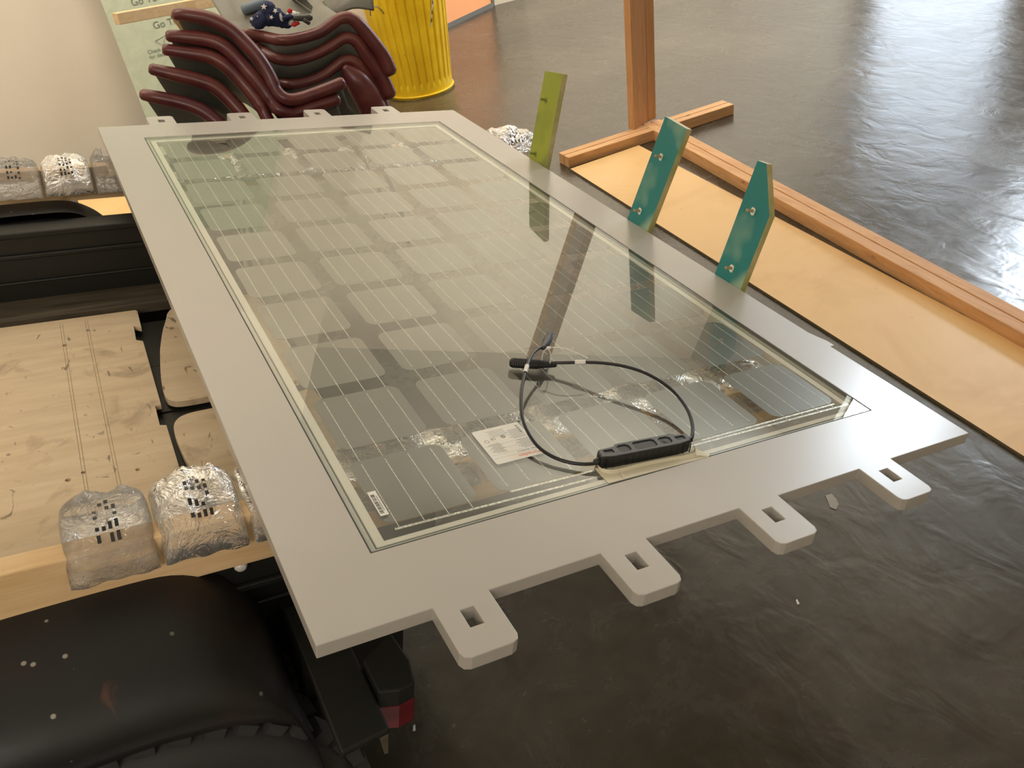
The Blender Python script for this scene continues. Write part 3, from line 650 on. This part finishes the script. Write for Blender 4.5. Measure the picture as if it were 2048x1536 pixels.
# ================================================================ AIR PILLOWS
def pillow(cx, cy, cz, lx, ly, lz, seed, parent, base):
    bm = bmesh.new(); nu, nv = 30, 22; top = []
    for i in range(nu+1):
        row = []
        for j in range(nv+1):
            u = i/nu*2-1; v = j/nv*2-1
            h = max(0, (1-abs(u)**3.2))**.45 * max(0, (1-abs(v)**2.6))**.5
            nz = noise.noise(Vector((u*2.2+seed, v*2.2, seed*.7))); nz2 = noise.noise(Vector((u*5+seed, v*7, 3)))
            cr = .30*h*nz + .20*h*nz2 + .10*h*abs(noise.noise(Vector((u*9+seed, v*6, 8))))
            x = cx + u*lx/2*(1-.04*abs(v)**2) ; yv = cy + v*ly/2*(1-.06*nz)
            row.append((x, yv, h*(1+cr)))
        top.append(row)
    drape = lambda y: cz - max(0, abs(y-cy-.0)-.035)*.55
    for sgn in (1, -.45):
        vs = [[bm.verts.new((p[0], p[1], min(drape(p[1]) + sgn*lz*p[2], -.0245 if .175 < p[0] < 1.43 else 9))) for p in row] for row in top]
        for i in range(nu):
            for j in range(nv): bm.faces.new((vs[i][j], vs[i+1][j], vs[i+1][j+1], vs[i][j+1]))
    bmesh.ops.remove_doubles(bm, verts=bm.verts, dist=.0002)
    o = finish(bm, 'air_pillow', m_film, parent, base, smooth=True)
    # print rows (illegible blocks)
    bm = bmesh.new(); rnd = random.Random(seed)
    for sx in ((-.5, .0) if not .175 < cx < 1.43 else ()):
      for r in range(4):
        x = cx + lx*(sx*.2 + .07*r - .02)
        for k in range(5):
            if rnd.random() < .2: continue
            y = cy - ly*.36 + k*.013; h_ = rnd.uniform(.004, .010)
            u = (x-cx)/(lx/2); v = (y-cy)/(ly/2)
            H = lambda yy: drape(yy) + lz*(max(0, (1-abs(u)**3.2))**.45*max(0, (1-abs((yy-cy)/(ly/2))**2.6))**.5)*(1+.22*noise.noise(Vector((u*2.2+seed, (yy-cy)/(ly/2)*2.2, seed*.7)))+.1) + .002
            bm.faces.new([bm.verts.new((a, b, H(b))) for a, b in ((x, y), (x+.005, y), (x+.005, y+h_), (x, y+h_))])
      break
    if len(bm.verts): finish(bm, 'print_mark', m_ink, o, (0, 0, 0)).location = -Vector(base)
    return o
def strip(y, xs, lab, z0, ly, lz, seed, dyy=-.0):
    base = (xs[0], y, -.03); t = thing('air_pillow_strip', lab, 'packaging', base, 'P', 'strips of air pillows over the lumber')
    for i, (xa, xb, hz) in enumerate(xs[1:]):
        pillow((xa+xb)/2, y+dyy, z0+lz*.4, xb-xa, ly, lz*hz, seed+i*1.7, t, base)
strip(.315, [0, (-.065, .055, 1.0), (.057, .180, 1.15), (.182, .300, 1.0), (.302, .42, .38), (.422, .56, .38), (.562, .70, .38), (.702, .84, .38), (.842, .98, .38), (.982, 1.12, .38), (1.122, 1.26, .38)], 'clear crinkled air pillow strip over the near lumber beam', -.052, .17, .040, 3.1, .025)
strip(1.965, [0, (-.24, -.125, 1.0), (-.123, .005, .9), (.007, .135, .9), (.137, .235, 1.2), (.24, .38, .4), (.382, .52, .4), (.522, .66, .4), (.662, .80, .4), (.802, .94, .4), (.942, 1.08, .4), (1.082, 1.22, .4), (1.222, 1.36, .4), (1.40, 1.60, 1.0)], 'clear crinkled air pillow strip over the far lumber beam', -.055, .20, .042, 9.3, -.02)

# ================================================================ WOODEN T-FRAME on the floor (world)
FB = (2.56, 3.74, 0)
fr_t = thing('wooden_frame', 'orange-brown timber frame with an upright post, lying beam and crosswise foot', 'frame', FB)
HB = .056
def twin(a, b, w_, name, m, z0=0, z1=HB):
    a, b = Vector(a), Vector(b); s = (b-a).cross(Vector((0, 0, 1))).normalized()
    for k in (-1, 1):
        bm = bmesh.new(); o_ = s*k*(w_/4+.0012); bm_obox(bm, a+o_+Vector((0, 0, (z0+z1)/2)), b+o_+Vector((0, 0, (z0+z1)/2)), w_/2-.002, z1-z0)
        finish(bm, name, m, fr_t, FB, bevel=.0025)
twin((2.045, 3.730, 0), (3.095, 3.715, 0), .100, 'foot', m_fir_x)
twin((2.630, 3.790, 0), (2.262, .40, 0), .104, 'beam', m_fir_y, .0, .0575)
pb = [Vector((2.499, 3.752, 0)), Vector((2.62, 3.800, 0)), Vector((2.682, 3.812, 0))]
lean = Vector((.012, 0, 1))
u1 = (pb[1]-pb[0]); 
for a_, b_, m in ((pb[0], pb[1], m_fir_z), (pb[1]+Vector((.003, .001, 0)), pb[2]+Vector((.0, .0, 0)), m_fir_z)):
    bm = bmesh.new(); dd = Vector((-.012, .040, 0)); q = [a_, b_, b_+dd, a_+dd]; Ht = 2.3
    hexa(bm, [p + lean*.055 for p in q] + [p + lean*Ht for p in q]); finish(bm, 'post', m, fr_t, FB, bevel=.0025)
bm = bmesh.new(); bm_box(bm, 2.56, 2.62, 3.80, 3.84, .5, .54)
bm.free()
# hardboard strip
bm = bmesh.new(); hexa(bm, [(1.885, .10, 0), (2.30, .10, 0), (2.458, 3.655, 0), (2.033, 3.650, 0), (1.885, .10, .010), (2.30, .10, .010), (2.458, 3.655, .010), (2.033, 3.650, .010)])
o = finish(bm, 'plywood_strip', [m_ply, m_plyedge], None, (2.17, 1.9, 0), 'W')
for p in o.data.polygons: p.material_index = 0 if p.normal.z > .5 else 1
for v in o.data.vertices:
    if v.co.y < -1: v.co.x -= .055
tag(o, 'long tan plywood strip lying flat on the floor between board and timber beam', 'plywood')
# small plywood piece on the floor behind the trailer
bm = bmesh.new(); bm_box(bm, -.25, .12, 4.55, 5.35, 0, .012); o = finish(bm, 'plywood_offcut', m_ply, None, (.05, 4.95, 0), 'W'); tag(o, 'tan plywood offcut on the floor behind the black trailer fender', 'plywood')
# scrap of tape and white chips
bm = bmesh.new(); p = [(1.362, 1.205), (1.380, 1.200), (1.376, 1.180), (1.366, 1.160), (1.346, 1.150), (1.340, 1.166), (1.352, 1.185)]
bm_prism(bm, p, .0005, .002); tag(finish(bm, 'tape_scrap', mat('dull_tape', (.34, .32, .28), .4), None, (1.36, 1.18, 0), 'W'), 'small pale scrap of tape on the floor near the front tabs', 'litter')

for i, (x, y, l_) in enumerate(((.123, 1.17, 'small white chip on the floor beside the tail lamp'), (1.047, .971, 'tiny white chip on the open floor before the front tabs'))):
    bm = bmesh.new(); bm_prism(bm, [(x, y), (x+.006, y+.012), (x+.011, y+.013), (x+.006, y-.001)], .0002, .0022); tag(finish(bm, 'paint_chip', m_white, None, (x, y, 0), 'W'), l_, 'litter')
# ================================================================ TRASH CAN
cb = Vector((2.03, 5.62, 0)); can = thing('trash_can', 'yellow fluted metal trash can with scraped paint', 'trash can', cb)
bm = bmesh.new(); NS = 240; rows = []
def rad(z): return .218 + .062*z/.72
lev = [(.0, 0, .004), (.012, 0, .006), (.02, 0, .002), (.055, 0, 0), (.075, .35, 0), (.095, 1, 0), (.35, 1, 0), (.60, 1, 0), (.645, .5, 0), (.665, 0, 0), (.70, 0, 0), (.71, 0, .008), (.72, 0, .006)]
for z, amp, ex in lev:
    row = []
    for k in range(NS):
        a = 2*math.pi*k/NS; r = rad(z) + ex - amp*.010*(max(0, math.cos(a*30))**.6)
        row.append(bm.verts.new((cb.x + r*math.cos(a), cb.y + r*math.sin(a), z)))
    rows.append(row)
for r0, r1 in zip(rows, rows[1:]):
    for k in range(NS): bm.faces.new((r0[k], r0[(k+1) % NS], r1[(k+1) % NS], r1[k]))
bm.faces.new(rows[0][::-1])
finish(bm, 'can_body', m_yellow, can, cb, smooth=False)
for z in (.016, .715):
    bm = bmesh.new(); r = rad(z)+.006; bm_tube(bm, [(cb.x + r*math.cos(a), cb.y + r*math.sin(a), z) for a in [2*math.pi*k/64 for k in range(65)]], .007, 8, caps=False)
    finish(bm, 'rolled_rim', m_yellow, can, cb, smooth=True)
# worn sticker
def can_pt(ang, z, off=.002): r = rad(z) + off; return Vector((cb.x + r*math.cos(ang), cb.y + r*math.sin(ang), z))
a0 = math.radians(-78)
bm = bmesh.new()
for (da, z, w_, h_) in ((0, .43, .05, .02), (.03, .46, .05, .03), (.06, .49, .05, .04), (.10, .53, .06, .05), (.15, .58, .06, .05)):
    bm.faces.new([bm.verts.new(can_pt(a0+da+x, z+y)) for x, y in ((0, 0), (w_, .03), (w_*1.1, .03+h_), (0, h_*.7))])
st = finish(bm, 'torn_sticker', m_starw, can, cb)
bm = bmesh.new()
for (da, z) in ((.02, .455), (.07, .50), (.12, .555), (.17, .60)): bm.faces.new([bm.verts.new(can_pt(a0+da+x, z+y, .003)) for x, y in ((0, 0), (.03, .012), (.035, .035), (.004, .02))])
finish(bm, 'sticker_print', m_ink, can, cb)
bm = bmesh.new(); hp = [can_pt(math.radians(-148), .56 + .05*math.sin(t), .012 + .03*abs(math.sin(t/2))) + Vector((.05*math.cos(t)*.5, -.05*math.cos(t)*.5, 0)) for t in [math.pi*k/12 for k in range(13)]]
bm_tube(bm, hp, .004, 8); finish(bm, 'wire_handle', m_chrome, can, cb)

# ================================================================ BOARDS LEANING AT THE WALL
gx = .285; bm = bmesh.new(); hexa(bm, [(gx, 5.76, 0), (1.50, 5.76, 0), (1.50, 5.773, 0), (gx, 5.773, 0), (gx, 5.96, 2.43), (1.50, 5.96, 2.43), (1.50, 5.973, 2.43), (gx, 5.973, 2.43)])
GB = (.9, 5.8, 0); gb = finish(bm, 'drywall_sheet', m_green, None, GB, 'W'); tag(gb, 'pale green drywall sheet with grey print leaning on the wall behind the chairs', 'drywall')
m_gprint = mat('green_grey_ink', (.16, .19, .15), .7)
def gpt(px, py):
    p = at(px, py, 5.80); p = at(px, py, 5.76 + .2*p.z/2.43); return Vector((p.x, p.y - .003, p.z))
def onboard(s, size, px, py):
    me = text_mesh(s, size, m_gprint); o = bpy.data.objects.new('printed_word', me); COL.objects.link(o); o.parent = gb
    o.location = gpt(px, py) - Vector(GB); o.rotation_euler = (math.radians(85.3), 0, 0); return o
onboard('Go To', .055, 264, 12); onboard('Go To', .055, 308, 58); onboard('for details', .030, 300, 118); onboard('Check', .030, 296, 108)
bm = bmesh.new(); tri = [gpt(310, 82), gpt(331, 70), gpt(326, 90)]
bm_tube(bm, tri + [tri[0]], .0012, 6); finish(bm, 'printed_symbol', m_gprint, gb, GB)
bm = bmesh.new(); a1 = Vector((2.79, 6.985, 0)); b1 = Vector((3.455, 7.345, 0)); nrm = Vector((-.476, .879, 0)); U = Vector((-.03, .10, 1.2))
hexa(bm, [a1, b1, b1+nrm*.02, a1+nrm*.02, a1+U, b1+U, b1+U+nrm*.02, a1+U+nrm*.02])
ob = finish(bm, 'orange_panel', m_orangeb, None, (a1+b1)/2, 'W'); tag(ob, 'orange panel with grey bottom edge standing behind the yellow trash can', 'panel')
bm = bmesh.new(); hexa(bm, [a1-nrm*.012, b1-nrm*.012, b1-nrm*.001, a1-nrm*.001, a1-nrm*.012+U*.028, b1-nrm*.012+U*.028, b1-nrm*.001+U*.028, a1-nrm*.001+U*.028]); o = finish(bm, 'edge_strip', m_greyedge, ob, (a1+b1)/2)
bm = bmesh.new(); hexa(bm, [b1-nrm*.012, b1+Vector((.03, .016, 0)), b1+Vector((.03, .016, 0))+nrm*.02, b1+nrm*.02, b1-nrm*.012+U, b1+Vector((.03, .016, 0))+U, b1+Vector((.03, .016, 0))+U+nrm*.02, b1+nrm*.02+U]); finish(bm, 'side_strip', m_greyedge, ob, (a1+b1)/2)
bm = bmesh.new(); bm_box(bm, 3.50, 3.80, 7.38, 7.43, 0, .9); tag(finish(bm, 'leaning_board', m_cream, None, (3.6, 7.4, 0), 'W'), 'cream board upright at the wall beside the orange panel', 'board')
# far lumber frame over the chairs
Fb = Vector((.45, 4.35, 0)); ff = thing('lumber_trestle', 'pale timber bar on a leg, standing behind the stacked maroon chairs', 'frame', Fb)
A_ = at(232, 38, 4.2); B_ = at(560, -22, 4.6); bm = bmesh.new(); bm_obox(bm, A_, B_, .04, .045); finish(bm, 'bar', m_pine, ff, Fb, bevel=.002)
T_ = at(345, 22, 4.42); Bt = at(392, 88, 4.5); d = (Bt-T_).normalized(); e_ = T_ + d*((T_.z)/(-d.z)) if d.z < 0 else Bt
bm = bmesh.new(); bm_obox(bm, T_, e_, .045, .038, up=(0, 1, .1)); finish(bm, 'leg', m_pine, ff, Fb, bevel=.002)

# ================================================================ STACKED CHAIRS
Ls = [[(351,29),(372,29),(419,38),(458,57),(489,85),(518,118),(539,152),(552,180),(570,197),(595,198),(638,184),(684,166)],
      [(337,72),(372,74),(419,80),(450,94),(481,124),(501,147),(527,180),(546,206),(561,221),(587,227),(621,215),(674,199)],
      [(330,99),(372,105),(419,113),(450,130),(481,160),(501,183),(522,213),(536,240),(550,262),(590,268),(640,250)],
      [(303,138),(341,147),(387,158),(427,172),(458,198),(478,220),(500,248),(522,275),(560,290),(620,290)],
      [(286,189),(309,194),(356,204),(387,213),(411,225),(431,241),(455,265),(480,292),(520,312),(590,325)]]
Rs = [[(489,68),(527,73),(561,80),(595,77),(638,65),(664,48),(683,36),(703,37),(723,55),(744,82),(766,114),(778,143)],
      [(510,92),(525,101),(553,117),(587,120),(629,109),(664,91),(689,76),(710,80),(727,101),(749,134),(766,162),(777,189)],
      [(530,150),(553,161),(580,169),(612,164),(647,150),(672,132),(689,121),(710,124),(727,145),(744,173),(761,205),(770,240)]]
labs = ['topmost maroon-edged grey shell chair of the stack, holding the flag cloth', 'second maroon-edged shell chair from the top of the stack', 'third maroon-edged shell chair down, middle of the stack', 'fourth maroon-edged shell chair down the stack', 'lowest maroon-edged shell chair of the stack']
def resample(pl, n):
    return spline(pl, n)
def strip_mesh(curve, offs, thick=.0):
    bm = bmesh.new(); rows = [[bm.verts.new(Vector(p) + Vector(o)) for o in offs(i/(len(curve)-1))] for i, p in enumerate(curve)]
    for a, b in zip(rows, rows[1:]):
        for k in range(len(a)-1): bm.faces.new((a[k], a[k+1], b[k+1], b[k]))
    return bm
for k in range(5):
    base = Vector((.68, 3.55, 0 if k == 4 else .9 - .1*k))
    ch = thing('shell_chair', labs[k], 'chair', base, 'W', 'stacked shell chairs')
    n_ = len(Ls[k]); cv = spline([at(px, py, 3.52 - .16*min(1, i/8)) for i, (px, py) in enumerate(Ls[k])], 5)
    rr = [.0205 + .006*min(1, i/8) if i < len(cv)*.6 else .024 for i in range(len(cv))]
    bm = bmesh.new(); bm_tube(bm, cv, rr, 14); finish(bm, 'edge_trim', m_maroon, ch, base, smooth=True)
    bm = strip_mesh(cv, lambda t: [(0, .004, -.004), (.012, .05, -.05), (.03, .09, -.12), (.06, .14, -.17), (.10, .30, -.26)])
    o = finish(bm, 'shell_side', m_shell, ch, base, smooth=True); sd = o.modifiers.new('s', 'SOLIDIFY'); sd.thickness = .008; sd.offset = 1
    if k < 3:
        cv = spline([at(px, py, 3.66 - .05*i/11 + (.05 if i < 2 else 0)) for i, (px, py) in enumerate(Rs[k])], 5); m_ = len(cv)
        rr = [.022 + .014*max(0, (i/m_-.5)*2) for i in range(m_)]
        bm = bmesh.new(); bm_tube(bm, cv, rr, 14); finish(bm, 'edge_trim', m_maroon, ch, base, smooth=True)
        hz = (.10 if k == 0 else .03)
        bm = strip_mesh(cv, lambda t: [(0, 0, .0), (-.01, .12, -.005), (-.02, .26, .015), (-.03, .40, hz)] if t < .62 else [(0, 0, 0), (-.04, .10, .0), (-.10, .22, .01), (-.16, .34, hz*.8)])
        o = finish(bm, 'seat_shell', m_shell2, ch, base, smooth=True); sd = o.modifiers.new('s', 'SOLIDIFY'); sd.thickness = .008
        bm = strip_mesh(cv, lambda t: [(0, .0, -.004), (-.015, .02, -.05), (-.04, .06, -.10), (-.06, .12, -.13)])
        o = finish(bm, 'seat_skirt', m_shell, ch, base, smooth=True); sd = o.modifiers.new('s', 'SOLIDIFY'); sd.thickness = .008
    if k == 4:
        for (x, y) in ((.35, 3.45), (1.05, 3.45), (.45, 3.9), (1.10, 3.9)):
            bm = bmesh.new(); bm_tube(bm, spline([(x, y, .012), (x+.02*(1 if x < .7 else -1), y, .3), (.72 + (x-.72)*.6, 3.66+(y-3.66)*.6, .62)], 5), .012, 10); finish(bm, 'leg', m_chrome, ch, base, smooth=True)
        # wide maroon front below the third rim
bm = bmesh.new()
cv = spline([at(px, py, 3.60) for px, py in [(690, 135), (712, 160), (735, 195), (752, 235), (765, 280)]], 4)
ch = [o for o in COL.objects if o.name.startswith('shell_chair') and o.get('label', '').startswith('fourth')][0]
bb = Vector((.68, 3.55, .6)); bm_tube(bm, cv, [.018, .026, .036, .046, .052, .056, .058, .06, .06, .06, .06, .06, .06, .06, .06, .06, .06, .06, .06, .06][:len(cv)], 16)
finish(bm, 'edge_trim', m_maroon, ch, bb, smooth=True)
# top chair backrest
bm = bmesh.new(); A = [at(625, 30, 3.95), at(650, 5, 3.95), at(690, -40, 3.95), at(740, -60, 3.95)]; B = [at(640, 52, 3.85), at(668, 36, 3.82), at(706, 18, 3.78), at(748, 22, 3.76)]
ra_ = [bm.verts.new(p) for p in spline(A, 4)]; rb_ = [bm.verts.new(p) for p in spline(B, 4)]
for i in range(len(ra_)-1): bm.faces.new((ra_[i], ra_[i+1], rb_[i+1], rb_[i]))
ch0 = [o for o in COL.objects if o.get('label', '').startswith('topmost')][0]
o = finish(bm, 'backrest', m_shell2, ch0, Vector((.68, 3.55, .9)), smooth=True); sd = o.modifiers.new('s', 'SOLIDIFY'); sd.thickness = .012

# ================================================================ FLAG CLOTH etc
def blob(bm, c, r, sc_, seed, sub=3, amp=.35):
    q = bmesh.ops.create_icosphere(bm, subdivisions=sub, radius=1)
    for v in q['verts']:
        n_ = noise.noise(v.co*1.7 + Vector((seed, 0, 0)))*amp + noise.noise(v.co*4 + Vector((0, seed, 0)))*amp*.45
        v.co = Vector(c) + Vector((v.co.x*sc_[0], v.co.y*sc_[1], v.co.z*sc_[2]))*r*(1+n_)
fc = at(548, 50, 3.72); fl_ = thing('flag_cloth', 'crumpled navy cloth with white stars and red stripe on the top chair', 'cloth', fc - Vector((0, 0, .05)))
bf = fc - Vector((0, 0, .05)); Bv = Vector(bf)
bm = bmesh.new(); 
for (px, py, r, s, sd_) in ((522, 40, .040, (1.1, .8, .75), 1), (545, 34, .042, (1.1, .8, .85), 2), (536, 18, .032, (1, .8, .8), 3), (560, 42, .030, (1, .8, .8), 4), (575, 46, .026, (1, .8, .7), 5)): blob(bm, at(px, py, 3.72), r, s, sd_)
finish(bm, 'navy_folds', m_navy, fl_, Bv, smooth=True)
def star_mesh(c, r, rot):
    bm = bmesh.new(); X_, Z_ = RW[0], -RW[1]; n_ = -RW[2]
    vs = [bm.verts.new(Vector(c) + X_*math.cos(t)*q + Z_*math.sin(t)*q + n_*.002) for t, q in [(rot + math.pi*k/5, r if k % 2 == 0 else r*.42) for k in range(10)]]
    cc = bm.verts.new(Vector(c) + n_*.004)
    for i in range(10): bm.faces.new((vs[i], vs[(i+1) % 10], cc))
    return bm
for px, py, Y, r, ro in ((528, 14, 3.686, .0135, .3), (551, 22, 3.668, .012, .9), (503, 38, 3.674, .010, .1), (543, 35, 3.666, .010, 1.2), (515, 33, 3.675, .004, .2)):
    finish(star_mesh(at(px, py, Y), r, ro), 'star', m_starw, fl_, Bv)
bm = bmesh.new(); blob(bm, at(584, 30, 3.71), .026, (1.1, .7, .5), 8); blob(bm, at(562, 36, 3.695), .014, (.5, .6, 1.2), 11); blob(bm, at(584, 46, 3.70), .020, (.8, .6, .6), 12); finish(bm, 'white_stripe', m_starw, fl_, Bv, smooth=True)
bm = bmesh.new(); blob(bm, at(580, 22, 3.70), .011, (1, .7, .9), 14, 2); finish(bm, 'red_stripe', m_redc, fl_, Bv, smooth=True); bm = bmesh.new(); blob(bm, at(590, 48, 3.69), .018, (1, .6, .5), 15); finish(bm, 'red_stripe', m_redc, fl_, Bv, smooth=True)
bm = bmesh.new(); blob(bm, at(575, 34, 3.695), .018, (1.6, .7, .5), 18); finish(bm, 'navy_folds', m_navy, fl_, Bv, smooth=True)
gb2 = at(605, 40, 3.70)
bm = bmesh.new(); bm_tube(bm, [at(588, 36, 3.69), at(600, 36, 3.69), at(610, 36, 3.69), at(619, 35, 3.69), at(622, 35, 3.69)], [.011, .013, .013, .014, .012], 14); bm_tube(bm, [at(608, 40, 3.68), at(618, 46, 3.68)], .009, 10)
tag(finish(bm, 'flashlight', mat('glossy_dark_grey', (.05, .055, .05), .2), None, gb2, 'W', smooth=True), 'small dark glossy flashlight beside the star cloth on the top chair', 'flashlight')
tp = at(512, 14, 3.98); bm = bmesh.new(); bm_tube(bm, [at(488, 19, 3.98), at(500, 15, 3.98), at(515, 10, 3.98), at(530, 4, 3.98)], .021, 16)
tag(finish(bm, 'rolled_cloth', m_bluegrey, None, tp, 'W', smooth=True), 'blue-grey rolled cloth behind the star cloth', 'cloth')
